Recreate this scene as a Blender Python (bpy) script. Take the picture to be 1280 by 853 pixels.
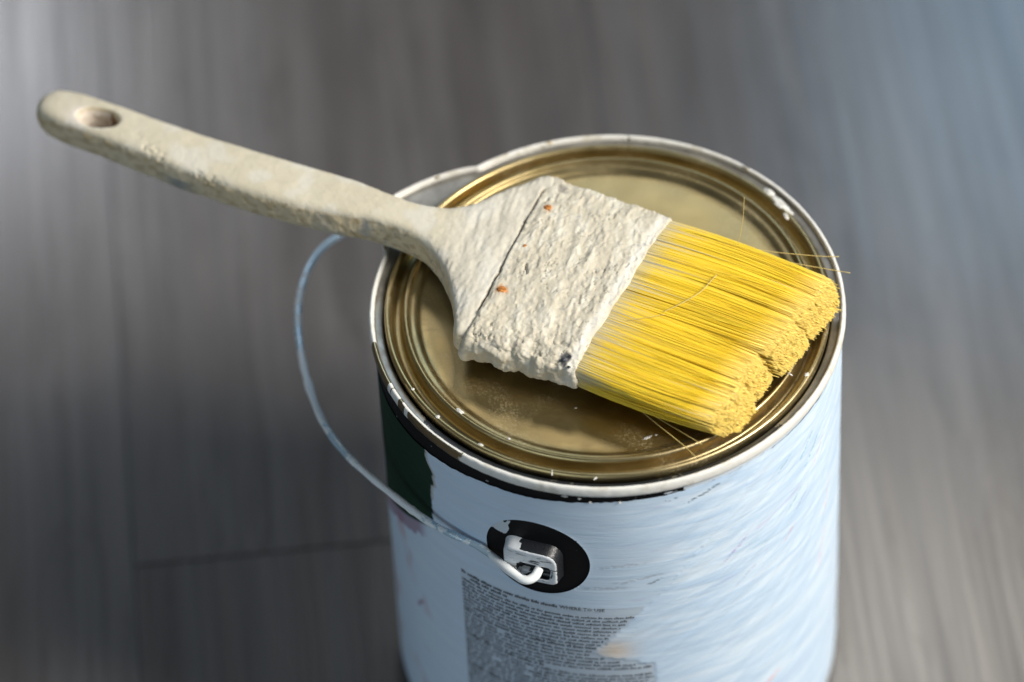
import bpy, bmesh, math, random
import numpy as np
from mathutils import Vector, Matrix

random.seed(7)
rng = np.random.default_rng(11)
for o in list(bpy.data.objects):
    bpy.data.objects.remove(o)
scene = bpy.context.scene
COL = scene.collection
S = 0.001                      # everything below is modelled in millimetres
Z0 = 190.0                     # height of the can rim above the floor

# ------------------------------------------------------------------ camera
F_PX, ELEV, DIST, ROLL = 6000.0, math.radians(48.2), 1.697, math.radians(-1.9)
rimc = np.array([0, 0, Z0 * S])
cpos = rimc + DIST * np.array([0, -math.cos(ELEV), math.sin(ELEV)])
f = (rimc - cpos) / np.linalg.norm(rimc - cpos)
r = np.array([1.0, 0, 0]); u = np.cross(r, f)
cr, sr = math.cos(ROLL), math.sin(ROLL)
r, u = cr * r + sr * u, -sr * r + cr * u
fw = f * F_PX - 118.5 * r - 44.0 * u; fw /= np.linalg.norm(fw)
rt = r - fw * r.dot(fw); rt /= np.linalg.norm(rt); up = np.cross(rt, fw)
cam_d = bpy.data.cameras.new('camera'); cam = bpy.data.objects.new('camera', cam_d); COL.objects.link(cam)
cam.matrix_world = Matrix(((rt[0], up[0], -fw[0], cpos[0]), (rt[1], up[1], -fw[1], cpos[1]),
                           (rt[2], up[2], -fw[2], cpos[2]), (0, 0, 0, 1)))
cam_d.sensor_width = 36.0; cam_d.lens = 36.0 * F_PX / 1280.0
cam_d.clip_start = 0.05; cam_d.clip_end = 50
cam_d.dof.use_dof = True; cam_d.dof.focus_distance = DIST - 0.022; cam_d.dof.aperture_fstop = 4.2
cam_d.dof.aperture_blades = 7
scene.camera = cam
scene.render.resolution_x, scene.render.resolution_y = 1024, 682

# ------------------------------------------------------------------ light
world = bpy.data.worlds.new('World'); scene.world = world; world.use_nodes = True
bg = world.node_tree.nodes['Background']
bg.inputs['Color'].default_value = (0.74, 0.87, 1.0, 1); bg.inputs['Strength'].default_value = 0.10
def area(name, az, el, dist, sx, sy, power, col, aim=(0, 0, 0.15)):
    d = bpy.data.lights.new(name, 'AREA'); d.shape = 'RECTANGLE'; d.size = sx; d.size_y = sy
    d.energy = power; d.color = col
    o = bpy.data.objects.new(name, d); COL.objects.link(o)
    a, e = math.radians(az), math.radians(el)
    p = Vector(aim) + dist * Vector((math.cos(e) * math.cos(a), math.cos(e) * math.sin(a), math.sin(e)))
    o.location = p; o.rotation_euler = (Vector(aim) - p).to_track_quat('-Z', 'Y').to_euler()
    return o
area('window_light', -17, 42, 1.9, 0.62, 0.82, 60, (1.0, 0.95, 0.87))                       # tall window on the right
area('side_fill_light', -122, 14, 2.2, 1.3, 1.0, 10, (0.70, 0.87, 1.0))                   # soft fill added at front left, no window known there
def wall_light(name, x0, x1, z0, z1, power, col, y=2.0):                                     # upright area light at the far wall, mirrored in floor and lid
    d = bpy.data.lights.new(name, 'AREA'); d.shape = 'RECTANGLE'; d.size = x1 - x0; d.size_y = z1 - z0
    d.energy = power; d.color = col
    o = bpy.data.objects.new(name, d); COL.objects.link(o)
    o.location = ((x0 + x1) / 2, y, (z0 + z1) / 2); o.rotation_euler = Vector((0, -1, 0)).to_track_quat('-Z', 'Y').to_euler()
wall_light('far_window_light', -1.05, -.48, 1.42, 1.84, 9.0, (0.90, 0.93, 1.0))
wall_light('far_blue_fill_light', .22, 1.0, 1.25, 2.05, 9.5, (0.40, 0.70, 1.0))  # added blue panel, gives the floor its bluish sheen on the right
wall_light('high_fill_light', -.02, .62, 2.32, 2.95, 8.0, (1.0, 0.93, 0.82))  # added panel in place of a bright back wall, for the lid's reflection
scene.view_settings.view_transform = 'Standard'; scene.view_settings.look = 'None'
scene.view_settings.exposure = 0.05; scene.view_settings.gamma = 1.0
scene.view_settings.use_curve_mapping = False

# ------------------------------------------------------------------ helpers
def perlin(P, seed=0):
    P = np.asarray(P, float)
    g = np.random.default_rng(seed); perm = g.permutation(256); perm = np.concatenate([perm, perm, perm])
    grads = g.normal(size=(256, 3)); grads /= np.linalg.norm(grads, axis=1)[:, None]
    i = np.floor(P).astype(int); fr = P - i; i &= 255
    w = fr * fr * fr * (fr * (fr * 6 - 15) + 10)
    out = 0
    for dx in (0, 1):
        for dy in (0, 1):
            for dz in (0, 1):
                h = perm[perm[perm[(i[:, 0] + dx) & 255] + ((i[:, 1] + dy) & 255)] + ((i[:, 2] + dz) & 255)]
                gd = grads[h]
                dot = gd[:, 0] * (fr[:, 0] - dx) + gd[:, 1] * (fr[:, 1] - dy) + gd[:, 2] * (fr[:, 2] - dz)
                wx = w[:, 0] if dx else 1 - w[:, 0]; wy = w[:, 1] if dy else 1 - w[:, 1]; wz = w[:, 2] if dz else 1 - w[:, 2]
                out = out + wx * wy * wz * dot
    return out * 1.6
def fbm(P, octv=3, seed=0, gain=0.5):
    P = np.asarray(P, float); a, s = 1.0, 0.0
    for k in range(octv):
        s = s + a * perlin(P * 2.0 ** k, seed + k); a *= gain
    return s
def sstep(a, b, x):
    t = np.clip((x - a) / (b - a), 0, 1); return t * t * (3 - 2 * t)
def mixc(c0, c1, m):
    m = np.asarray(m)[:, None]; return np.asarray(c0) * (1 - m) + np.asarray(c1) * m

def mesh_from(name, V, Fc, smooth=True):
    """V in millimetres (n,3), Fc list of faces or int array of quads/tris"""
    me = bpy.data.meshes.new(name)
    V = np.asarray(V, float) * S
    Fc_arr = isinstance(Fc, np.ndarray)
    if Fc_arr:
        n, k = Fc.shape
        me.vertices.add(len(V)); me.vertices.foreach_set('co', V.ravel())
        me.loops.add(n * k); me.loops.foreach_set('vertex_index', Fc.ravel().astype(np.int32))
        me.polygons.add(n); me.polygons.foreach_set('loop_start', np.arange(0, n * k, k, dtype=np.int32))
        me.update(calc_edges=True); me.validate()
    else:
        me.from_pydata(V.tolist(), [], Fc); me.update()
    if smooth:
        me.polygons.foreach_set('use_smooth', np.ones(len(me.polygons), bool))
    return me
def link(name, me, mat, parent=None, loc=None, **tags):
    o = bpy.data.objects.new(name, me); COL.objects.link(o)
    if me is not None and mat is not None:
        if not me.materials: me.materials.append(mat)
    if parent is not None: o.parent = parent
    if loc is not None: o.location = loc
    for k, v in tags.items(): o[k] = v
    return o
def set_col(me, C, name='Col'):
    C = np.asarray(C, float)
    if C.ndim == 1: C = np.repeat(C[:, None], 3, 1)
    a = me.color_attributes.new(name, 'FLOAT_COLOR', 'POINT')
    a.data.foreach_set('color', np.concatenate([C, np.ones((len(C), 1))], 1).ravel().astype(np.float32))
def smooth_profile(p, it=2):
    p = np.asarray(p, float)
    for _ in range(it):
        q = [p[0]]
        for a, b in zip(p[:-1], p[1:]): q += [a * .75 + b * .25, a * .25 + b * .75]
        q.append(p[-1]); p = np.array(q)
    return p
def lathe(prof, n, radial=None, close_axis=False):
    """prof (k,2): r,z ; azimuth 0 at the front (-Y), positive to +X"""
    az = np.linspace(-math.pi, math.pi, n, endpoint=False); k = len(prof)
    A = np.repeat(az, k); Rr = np.tile(prof[:, 0], n); Zz = np.tile(prof[:, 1], n)
    if radial is not None: Rr, Zz = radial(A, Rr, Zz)
    V = np.stack([Rr * np.sin(A), -Rr * np.cos(A), Zz], 1)
    i = np.arange(n)[:, None]; j = np.arange(k - 1)[None]
    a = i * k + j; b = ((i + 1) % n) * k + j
    Q = np.stack([a, a + 1, b + 1, b], -1).reshape(-1, 4)
    return V, Q, A, Rr, Zz
def tube(path, rad, sides=8, cap=True):
    path = np.asarray(path, float); n = len(path); rad = np.broadcast_to(rad, (n,))
    T = np.gradient(path, axis=0); T /= np.linalg.norm(T, axis=1)[:, None]
    ref = np.array([0, 0, 1.0]) if abs(T[0][2]) < .9 else np.array([1.0, 0, 0])
    V = []; nrm = np.cross(T[0], ref); nrm /= np.linalg.norm(nrm)
    for k in range(n):
        nrm = nrm - T[k] * nrm.dot(T[k]); nrm /= np.linalg.norm(nrm); b = np.cross(T[k], nrm)
        for s in range(sides):
            a = 2 * math.pi * s / sides; V.append(path[k] + rad[k] * (math.cos(a) * nrm + math.sin(a) * b))
    Fc = [[k * sides + s, k * sides + (s + 1) % sides, (k + 1) * sides + (s + 1) % sides, (k + 1) * sides + s]
          for k in range(n - 1) for s in range(sides)]
    if cap: Fc += [list(range(sides))[::-1], [(n - 1) * sides + s for s in range(sides)]]
    return np.array(V), Fc
def spline(pts, m=12):
    P = np.asarray(pts, float); P = np.vstack([2 * P[0] - P[1], P, 2 * P[-1] - P[-2]]); out = []
    for i in range(1, len(P) - 2):
        for t in np.linspace(0, 1, m, endpoint=False):
            a, b, c, d = P[i - 1:i + 3]
            out.append(.5 * ((2 * b) + (-a + c) * t + (2 * a - 5 * b + 4 * c - d) * t * t + (-a + 3 * b - 3 * c + d) * t ** 3))
    out.append(P[-2]); return np.array(out)

class NT:
    """tiny node-graph writer"""
    def __init__(s, name):
        s.m = bpy.data.materials.new(name); s.m.use_nodes = True; s.t = s.m.node_tree
        s.b = s.t.nodes['Principled BSDF']
    def put(s, sock, v):
        if hasattr(v, 'is_linked') or isinstance(v, bpy.types.NodeSocket): s.t.links.new(v, sock)
        elif isinstance(v, (tuple, list)) and len(v) == 3 and sock.type == 'RGBA': sock.default_value = (*v, 1)
        else: sock.default_value = v
    def n(s, typ, ins=None, **kw):
        d = s.t.nodes.new(typ)
        for k, v in kw.items(): setattr(d, k, v)
        for k, v in (ins or {}).items(): s.put(d.inputs[k], v)
        return d
    def math(s, op, a, b=0.0, c=0.0):
        return s.n('ShaderNodeMath', {0: a, 1: b, 2: c}, operation=op).outputs[0]
    def co(s, kind='Object', scale=(1, 1, 1), rot=(0, 0, 0)):
        t = s.n('ShaderNodeTexCoord')
        return s.n('ShaderNodeMapping', {'Vector': t.outputs[kind], 'Scale': scale, 'Rotation': rot}).outputs[0]
    def noise(s, v, scale=5, detail=4, rough=.5, dist=0):
        return s.n('ShaderNodeTexNoise', {'Vector': v, 'Scale': scale, 'Detail': detail, 'Roughness': rough, 'Distortion': dist}).outputs['Fac']
    def ramp(s, v, lo, hi, a=0.0, b=1.0):
        return s.n('ShaderNodeMapRange', {0: v, 1: lo, 2: hi, 3: a, 4: b}, interpolation_type='SMOOTHSTEP').outputs[0]
    def mix(s, fac, a, b, mode='MIX'):
        d = s.n('ShaderNodeMix', data_type='RGBA', blend_type=mode)
        s.put(d.inputs[0], fac); s.put(d.inputs[6], a); s.put(d.inputs[7], b); return d.outputs[2]
    def attr(s, name='Col'):
        return s.n('ShaderNodeAttribute', attribute_name=name)
    def bump(s, h, strength=.3, dist=.0005, prev=None):
        i = {'Height': h, 'Strength': strength, 'Distance': dist}
        if prev is not None: i['Normal'] = prev
        return s.n('ShaderNodeBump', i).outputs[0]
    def out(s, col=None, rough=.5, metal=0.0, nrm=None, spec=.5, **kw):
        if col is not None: s.put(s.b.inputs['Base Color'], col)
        s.put(s.b.inputs['Roughness'], rough); s.put(s.b.inputs['Metallic'], metal)
        s.put(s.b.inputs['Specular IOR Level'], spec)
        if nrm is not None: s.put(s.b.inputs['Normal'], nrm)
        for k, v in kw.items(): s.put(s.b.inputs[k], v)
        return s.m

# ------------------------------------------------------------------ materials
def mat_floor():
    m = NT('grey_wood_plank')
    rnd = m.n('ShaderNodeObjectInfo').outputs['Random']
    t = m.n('ShaderNodeTexCoord').outputs['Object']
    off = m.n('ShaderNodeCombineXYZ', {0: m.math('MULTIPLY', rnd, 7.3), 1: m.math('MULTIPLY', rnd, 3.1), 2: 0.0}).outputs[0]
    v = m.n('ShaderNodeVectorMath', {0: t, 1: off}, operation='ADD').outputs[0]
    def st(sc): return m.n('ShaderNodeMapping', {'Vector': v, 'Scale': sc}).outputs[0]
    g1 = m.noise(st((48, 1.6, 1)), 1.0, 5, .65, .3)
    g2 = m.noise(st((190, 3.5, 1)), 1.0, 4, .65, .3)
    g3 = m.noise(st((7, 2.2, 1)), 1.0, 3, .5, .8)
    c = m.mix(m.ramp(g1, .25, .80), (.072, .065, .062), (.138, .130, .128))
    c = m.mix(m.math('MULTIPLY', m.ramp(g2, .35, .75), .65), c, (.030, .028, .028))
    c = m.mix(m.math('MULTIPLY', m.ramp(g3, .35, .75), .26), c, (.19, .188, .19))
    g4 = m.noise(st((75, 7, 1)), 1.0, 5, .7, 1.2); g5 = m.noise(st((14, 5, 1)), 1.0, 4, .6, .5)
    c = m.mix(m.math('MULTIPLY', m.ramp(g4, .50, .72), .55), c, (.034, .029, .028))
    c = m.mix(m.math('MULTIPLY', m.ramp(g5, .46, .74), .40), c, (.050, .045, .044))
    c = m.mix(m.math('MULTIPLY', rnd, .10), c, (.09, .085, .085))
    n = m.bump(g2, .25, .0004)
    return m.out(c, m.ramp(g2, .2, .8, .12, .24), 0, n, .5)
def mat_gold():
    m = NT('gold_lacquered_tin')
    v = m.co('Object')
    n1 = m.noise(v, 35, 5, .6); n2 = m.noise(v, 1400, 2, .6); n3 = m.noise(v, 11, 4, .55, .4)
    c = m.mix(m.ramp(n3, .35, .7), (.37, .285, .13), (.49, .395, .21))
    dust = m.math('MULTIPLY', m.ramp(n1, .40, .75), m.ramp(n2, .45, .72))
    c = m.mix(m.math('MULTIPLY', dust, .55), c, (.62, .56, .42))
    met = m.math('SUBTRACT', 1.0, m.math('MULTIPLY', dust, .6))
    scr = m.noise(m.co('Object', (1, 18, 1), (0, 0, .6)), 90, 2, .5)
    nb = m.bump(n2, .10, .0001, m.bump(n3, .25, .002))
    return m.out(c, m.math('ADD', m.ramp(n1, .3, .8, .31, .47), m.math('MULTIPLY', m.ramp(scr, .6, .8), .12)), met, nb)
def mat_rim():
    m = NT('painted_tin_rim')
    a = m.attr('Col').outputs['Fac']
    n1 = m.noise(m.co('Object'), 420, 4, .6)
    k = m.ramp(m.math('ADD', a, m.math('MULTIPLY', m.math('SUBTRACT', n1, .5), .5)), .46, .54)
    dirt = m.noise(m.co('Object'), 130, 4, .6)
    white = m.mix(m.ramp(dirt, .52, .75), (.74, .73, .69), (.55, .51, .42))
    c = m.mix(k, (.42, .34, .20), white)
    nb = m.bump(m.math('ADD', m.math('MULTIPLY', k, 1.0), m.math('MULTIPLY', n1, .4)), .5, .0004)
    return m.out(c, m.ramp(k, 0, 1, .28, .38), m.math('SUBTRACT', 1.0, k), nb)
def mat_ring():
    m = NT('dull_tin_ring')
    n1 = m.noise(m.co('Object'), 90, 5, .6); n2 = m.noise(m.co('Object'), 500, 3, .6)
    a = m.attr('Col').outputs['Fac']
    c = m.mix(m.ramp(n1, .35, .7), (.24, .225, .20), (.37, .355, .315))
    k = m.ramp(m.math('ADD', a, m.math('MULTIPLY', m.math('SUBTRACT', n2, .5), .9)), .47, .53)
    c = m.mix(k, c, (.012, .015, .019))
    return m.out(c, m.ramp(n2, .3, .7, .38, .52), m.math('MULTIPLY', m.math('SUBTRACT', 1.0, k), .75), m.bump(n2, .15, .0003))
def mat_black():
    m = NT('black_can_body')
    n2 = m.noise(m.co('Object'), 900, 2, .5)
    a = m.attr('Col').outputs['Fac']
    v = m.co('Object', (1, 1, 1))
    n1 = m.noise(m.co('UV', (900, 1500, 1)), .16, 3, .6)
    k = m.ramp(m.math('ADD', a, m.math('MULTIPLY', m.math('SUBTRACT', n1, .5), .5)), .46, .54)
    c = m.mix(k, (.006, .006, .007), (.60, .66, .71))
    return m.out(c, .5, 0, m.bump(n2, .15, .0002), .15)
def mat_ear():
    m = NT('black_plastic_ear_with_paint')
    a = m.attr('Col').outputs['Fac']
    n1 = m.noise(m.co('Object', (160, 160, 700)), 1.0, 4, .65); n2 = m.noise(m.co('Object'), 1500, 2, .5)
    k = m.ramp(m.math('ADD', a, m.math('MULTIPLY', m.math('SUBTRACT', n1, .5), 1.2)), .46, .56)
    c = m.mix(k, (.012, .014, .018), m.mix(n1, (.50, .55, .60), (.78, .80, .82)))
    return m.out(c, m.ramp(n2, .3, .7, .30, .5), 0, m.bump(m.math('ADD', n2, k), .35, .0003))
def mat_label():
    m = NT('painted_paper_label')
    a = m.attr('Col'); w = m.attr('Paint').outputs['Fac']
    d1 = m.noise(m.co('UV', (.035, .26, 1), (0, 0, -.72)), .8, 4, .58, .8)
    d2 = m.noise(m.co('UV', (.025, .30, 1), (0, 0, .03)), .8, 4, .58, .6)
    s = m.n('ShaderNodeSeparateXYZ', {0: m.co('UV')}).outputs[0]
    d = m.mix(m.ramp(s, 2, 26), d2, d1)
    ck = m.mix(m.ramp(d, .30, .72), (.85, .89, .93), (1.22, 1.12, 1.03))
    c = m.mix(m.math('MULTIPLY', w, .85), a.outputs['Color'], m.mix(1.0, a.outputs['Color'], ck, 'MULTIPLY'))
    p1 = m.noise(m.co('UV', (.05, .28, 1), (0, 0, -.60)), .55, 4, .6, 1.0)
    c = m.mix(m.math('MULTIPLY', m.math('MULTIPLY', m.ramp(p1, .58, .74), w), .38), c, (.22, .45, .60))
    p2 = m.noise(m.co('UV', (.05, .26, 1.3), (0.3, 0, -.62)), .62, 4, .6, .9)
    c = m.mix(m.math('MULTIPLY', m.math('MULTIPLY', m.ramp(p2, .62, .75), w), .35), c, (.42, .34, .60))
    nb = m.bump(d, .30, .0008)
    return m.out(c, .5, 0, nb, .16)
def mat_wire():
    m = NT('painted_steel_wire')
    a = m.attr('Col').outputs['Fac']
    n1 = m.noise(m.co('Object', (1, 1, 1)), 260, 4, .6); n2 = m.noise(m.co('Object'), 60, 2, .5)
    k = m.ramp(m.math('ADD', a, m.math('MULTIPLY', m.math('SUBTRACT', n1, .5), .9)), .44, .56)
    c = m.mix(k, m.mix(n2, (.42, .58, .70), (.56, .71, .81)), (.82, .85, .86))
    return m.out(c, m.ramp(k, 0, 1, .26, .42), m.math('MULTIPLY', m.math('SUBTRACT', 1.0, k), .30), m.bump(n1, .3, .0003))
def mat_dry_paint(name, fine):
    m = NT(name)
    a = m.attr('Col').outputs['Color']
    v = m.co('Object')
    n1 = m.noise(v, 260, 5, .65); n2 = m.noise(v, 1300, 3, .6); n3 = m.noise(v, 60, 4, .6)
    c = m.mix(m.math('MULTIPLY', m.ramp(n1, .48, .78), .28), a, (.36, .32, .25))
    c = m.mix(m.math('MULTIPLY', m.ramp(n3, .45, .75), .22), c, (.80, .76, .66))
    nb = m.bump(n2, .22, .0003, m.bump(n1, fine, .0012))
    return m.out(c, m.ramp(n1, .3, .7, .46, .66), 0, nb, .35)
def mat_bristle():
    m = NT('yellow_nylon_bristle')
    a = m.attr('Col').outputs['Color']
    o = m.out(a, .45, 0, None, .45)
    tr = m.n('ShaderNodeBsdfTranslucent', {'Color': a}).outputs[0]
    mx = m.n('ShaderNodeMixShader', {0: .12, 1: m.b.outputs[0], 2: tr}).outputs[0]
    m.t.links.new(mx, m.t.nodes['Material Output'].inputs[0]); return o
def mat_plain(name, col, rough, metal=0, amp=.2, scale=300):
    m = NT(name); n1 = m.noise(m.co('Object'), scale, 4, .6)
    c = m.mix(m.ramp(n1, .35, .7), tuple(x * (1 - amp) for x in col), tuple(min(1, x * (1 + amp)) for x in col))
    return m.out(c, rough, metal, m.bump(n1, .3, .0004))
M_FLOOR, M_GOLD, M_RIM, M_RING, M_BLACK, M_EAR = mat_floor(), mat_gold(), mat_rim(), mat_ring(), mat_black(), mat_ear()
M_LABEL, M_WIRE = mat_label(), mat_wire()
M_HANDLE, M_FERRULE = mat_dry_paint('dried_beige_paint_on_wood', .25), mat_dry_paint('dried_beige_paint_on_metal', .45)
M_BRISTLE = mat_bristle()
M_INK = mat_plain('label_ink', (.11, .125, .145), .6)
M_WHITE = mat_plain('dried_white_paint', (.66, .65, .61), .5)
M_RUST = mat_plain('rusty_nail', (.46, .17, .03), .75, 0, .5, 900)
M_PIN = mat_plain('dark_metal_pin', (.05, .055, .07), .4, .6, .5, 700)
M_CORE = mat_plain('bristle_core', (.30, .19, .02), .8)
M_SUB = mat_plain('dark_floor_gap', (.02, .018, .018), .8)

# ------------------------------------------------------------------ floor
floor = link('floor', mesh_from('floor', [(-1400, -1400, -9), (1400, -1400, -9), (1400, 1400, -9), (-1400, 1400, -9)], [[0, 1, 2, 3]], False),
             M_SUB, None, kind='structure')
PANG = math.radians(4.9); PW, PL = 206.0, 1220.0
pdir = np.array([-math.sin(PANG), math.cos(PANG)]); pacr = np.array([math.cos(PANG), math.sin(PANG)])
bm = bmesh.new(); bmesh.ops.create_cube(bm, size=1.0)
for vtx in bm.verts: vtx.co = Vector((vtx.co.x * (PW - .25), vtx.co.y * (PL - .3), vtx.co.z * 8 - 4)) * S
bmesh.ops.bevel(bm, geom=[e for e in bm.edges if all(abs(v.co.z) < 1e-6 for v in e.verts)], offset=.0005, segments=2, affect='EDGES')
pl_me = bpy.data.meshes.new('plank'); bm.to_mesh(pl_me); bm.free(); pl_me.materials.append(M_FLOOR)
seam = np.array([-191.4, 88.0])                     # a point on the long seam left of the can
for c in range(-4, 5):
    ends = {-1: 790.0, 1: -330.0, 2: 500.0}.get(c, (c * 437.0) % PL)
    base = seam + pacr * (PW * (c + .5))
    # coordinate along the plank of the butt joint
    j0 = (np.array([-188.3, 42.1]) - base) @ pdir if c == 0 else ends - 300
    for k in (-1, 0, 1):
        ctr = base + pdir * (j0 + PL * (k + .5))
        if abs(ctr[0]) > 1300 or abs(ctr[1]) > 1500: continue
        o = link('plank', pl_me, M_FLOOR, floor, (ctr[0] * S, ctr[1] * S, 0)); o.rotation_euler = (0, 0, PANG)

# ------------------------------------------------------------------ paint can
can = link('paint_can', None, None, None, (0, 0, 0), category='paint can',
           label='white-smeared paint can with dark green patch and wire bail, standing on the grey plank floor')
RB = 82.6
def bulge(A):
    d = np.degrees(A)                                # azimuth 0 front, so back-left = -(90..180)
    b = 180 + 90 - d                                 # mathematical angle, +X = 0, +Y = 90
    b = np.mod(-(-90 + d) * -1, 360)                 # angle = az - 90
    x = b
    return 12.0 * np.clip((x - 123) / 19, 0, 1) ** .85 * (1 - sstep(146, 161, x))
def dent(A, Rr, Zz):
    w = sstep(78.9, 82.2, Rr) * sstep(-46, -6, Zz - Z0 + 0)
    return Rr + bulge(A) * w, Zz - .12 * bulge(A) * w
# body: black wall and bottom seam
prof = np.array([(0, 1.2), (76, 1.2), (80, .8), (81.8, .3), (82.6, .7), (82.9, 1.8), (82.8, 3.2), (82.7, 4.2), (RB, 6)] +
                [(RB, z) for z in np.arange(10, 182, 2.0)] + [(RB, z) for z in np.arange(182, Z0 - 4.4, .5)])
V, Q, A, Rr, Zz = lathe(prof, 540, dent)
me = mesh_from('body', V, Q)
s_ = A * 82.8; zz = Zz - Z0
EAR_AZ = math.radians(-19.4); EAR_S, EAR_Z = EAR_AZ * 82.8, -43.0
uvl = me.uv_layers.new(name='UVMap')
li = np.zeros(len(me.loops), np.int32); me.loops.foreach_get('vertex_index', li)
uvl.data.foreach_set('uv', np.stack([s_[li] * S, zz[li] * S], 1).ravel())
P3 = np.stack([s_ * .12, zz * .5, s_ * 0], 1)
nn = fbm(P3, 3, 5)
du, dv = s_ - EAR_S, zz - EAR_Z
pk = (1 - sstep(-11, -4, du + .25 * dv + 5 * nn)) * sstep(5, 10, dv + 3 * nn) * .9 * (np.hypot(du, dv) < 21)         # smear over the upper left of the oval
pk = np.maximum(pk, .8 * sstep(6, 40, s_ + 22 * nn) * (np.abs(s_) < 128))
pk = np.maximum(pk, .55 * (nn > .62))
set_col(me, np.clip(pk, 0, 1))
link('body', me, M_BLACK, can)
# rim: rolled double seam
prof = smooth_profile([(82.5, -4.4), (83.2, -4.9), (84.0, -4.6), (84.4, -3.4), (84.4, -1.6), (84.1, -.4), (83.5, .05), (82.8, -.2), (82.5, -1.0), (82.3, -2.4)], 2)
prof[:, 1] += Z0
V, Q, A, Rr, Zz = lathe(prof, 720, dent)
lump = fbm(V * .35, 3, 21)
rad = np.stack([np.sin(A), -np.cos(A), 0 * A], 1)
me = mesh_from('rim', V + rad * (lump * .10)[:, None], Q)
azd = np.degrees(A)
cov = .95 - 1.0 * sstep(-82, -78, azd) * (1 - sstep(-44, -34, azd)) - .20 * sstep(75, 110, np.abs(azd)) + .34 * fbm(np.stack([A * 9, Zz * .12, A * 0], 1), 3, 31)
for a0, wd in ((-63, 2.2), (-66.0, .8), (-57.5, 1.0)):
    cov = np.maximum(cov, 1.2 * (1 - sstep(wd * .6, wd, np.abs(azd - a0))))
cov = np.where((azd > -60) & (azd < -38) & (Rr < 83.6) & (Zz > Z0 - .8), .95, cov)
set_col(me, np.clip(cov, 0, 1))
link('rim', me, M_RIM, can)
# flat ring between the rim and the lid, and the well that takes the lid
prof = smooth_profile([(82.5, -1.5), (82.0, -2.0), (80.6, -2.2), (79.3, -2.6), (79.0, -5), (78.5, -8), (75, -9), (70, -9)], 2); prof[:, 1] += Z0
V, Q, A, Rr, Zz = lathe(prof, 360, dent)
me = mesh_from('top_ring', V, Q)
azd = np.degrees(A)
k = sstep(-62, -50, azd) * (1 - sstep(40, 56, azd)) * (1 - .35 * sstep(81.0, 82.0, Rr) * (azd < -10))
set_col(me, np.clip(k * (.75 + .4 * fbm(V * .12, 3, 8)), 0, 1))
link('top_ring', me, M_RING, can)

# label: a thin sleeve with a round cut-out for the ear, tilted slightly
def label_top(s):
    return np.interp(s, [-130, -114, -71, -48, -30, -2, 30, 60, 130], [-19.5, -18.5, -14.3, -11.4, -10.6, -8.6, -7.6, -7.2, -7.2])
cols = np.concatenate([np.arange(-132, 132, .55), np.arange(132, 2 * math.pi * 82.8 - 132, 3.0)])
nr = 330
Sg = np.repeat(cols, nr); tt = np.tile(np.linspace(0, 1, nr) ** .92, len(cols))
smod = np.where(Sg > 260, Sg - 2 * math.pi * 82.8, Sg)
zt = label_top(np.where(np.abs(smod) < 132, smod, np.sign(smod) * 130)) + .35 * fbm(np.stack([smod * .3, smod * 0, smod * 0], 1), 3, 3)
Zg = zt + (-181.5 - zt) * tt
HR = 19.2
d_ = np.hypot(Sg - EAR_S, Zg - EAR_Z)
near = (d_ < HR + .42) & (d_ > HR - .42)
fct = np.where(near, HR / np.maximum(d_, 1e-6), 1)
Sg2 = EAR_S + (Sg - EAR_S) * fct; Zg2 = EAR_Z + (Zg - EAR_Z) * fct
nc = len(cols)
i = np.arange(nc)[:, None]; j = np.arange(nr - 1)[None]
a = i * nr + j; b = ((i + 1) % nc) * nr + j
Q = np.stack([a, b, b + 1, a + 1], -1).reshape(-1, 4)
dq = np.hypot(Sg2 - EAR_S, Zg2 - EAR_Z)
Q = Q[(dq[Q] >= HR - .05).all(1)]
sm = np.where(Sg2 > 260, Sg2 - 2 * math.pi * 82.8, Sg2)
az = Sg2 / 82.8
edge_lift = .10 * np.exp(-np.maximum(dq - HR, 0) / .8)
Rl = 82.95 + .10 * fbm(np.stack([Sg2 * .04, Zg2 * .04, Sg2 * 0], 1), 2, 44) + edge_lift
wl = sstep(-46, -6, Zg2); Rl = Rl + bulge(np.where(az > math.pi, az - 2 * math.pi, az)) * wl
V = np.stack([Rl * np.sin(az), -Rl * np.cos(az), Zg2 + Z0], 1)
# ---- printed and painted colours of the label
N3 = lambda fs, fz, sd, o=3: fbm(np.stack([sm * fs, Zg2 * fz, sm * 0 + sd], 1), o, sd)
white = np.array([.60, .755, .93]); paper = np.array([.58, .70, .83])
C = np.tile(paper, (len(sm), 1))
paint = sstep(-6, 30, sm + 14 * N3(.03, .06, 2))
diag = (sm - 12.5) - (Zg2 + 65.4) * (21.3 / 27.3)          # overpaint edge through (12.5,-65.4) and (-8.8,-92.7)
over = sstep(-.4, .4, diag + .8 * N3(.3, .3, 4))
tail = sstep(-.5, .5, (Zg2 + 93.5 + .35 * (sm + 8.8)) * -1 + 1.2 * N3(.25, .5, 6))     # below the lobe the print shows again
covered = over * (1 - tail * (1 - sstep(12.5, 13.5, sm + .5 * N3(.2, .4, 9))))
blk = (sm > -60.2) & (Zg2 < -66.5)
inprint = sstep(-60.6, -60.2, sm) * sstep(67.2, 67.8, -Zg2) * (1 - covered) * (1 - sstep(13, 16, sm + 4 * N3(.3, .25, 33)))
C = mixc(C, (.53, .61, .70), inprint * .9)
C = mixc(C, white, np.clip(np.maximum(paint * (1 - inprint), covered * (sm > -12)), 0, 1))
C = mixc(C, white * .94, .45 * sstep(-.1, .5, N3(.03, .3, 12)) * (1 - inprint) * (sm > -66))
lobe = np.exp(-(((sm + 1.5) / 7.0) ** 2 + ((Zg2 + 91) / 6.0) ** 2)) * covered
C = mixc(C, (.78, .66, .53), np.clip(lobe * .85, 0, 1))
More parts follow.
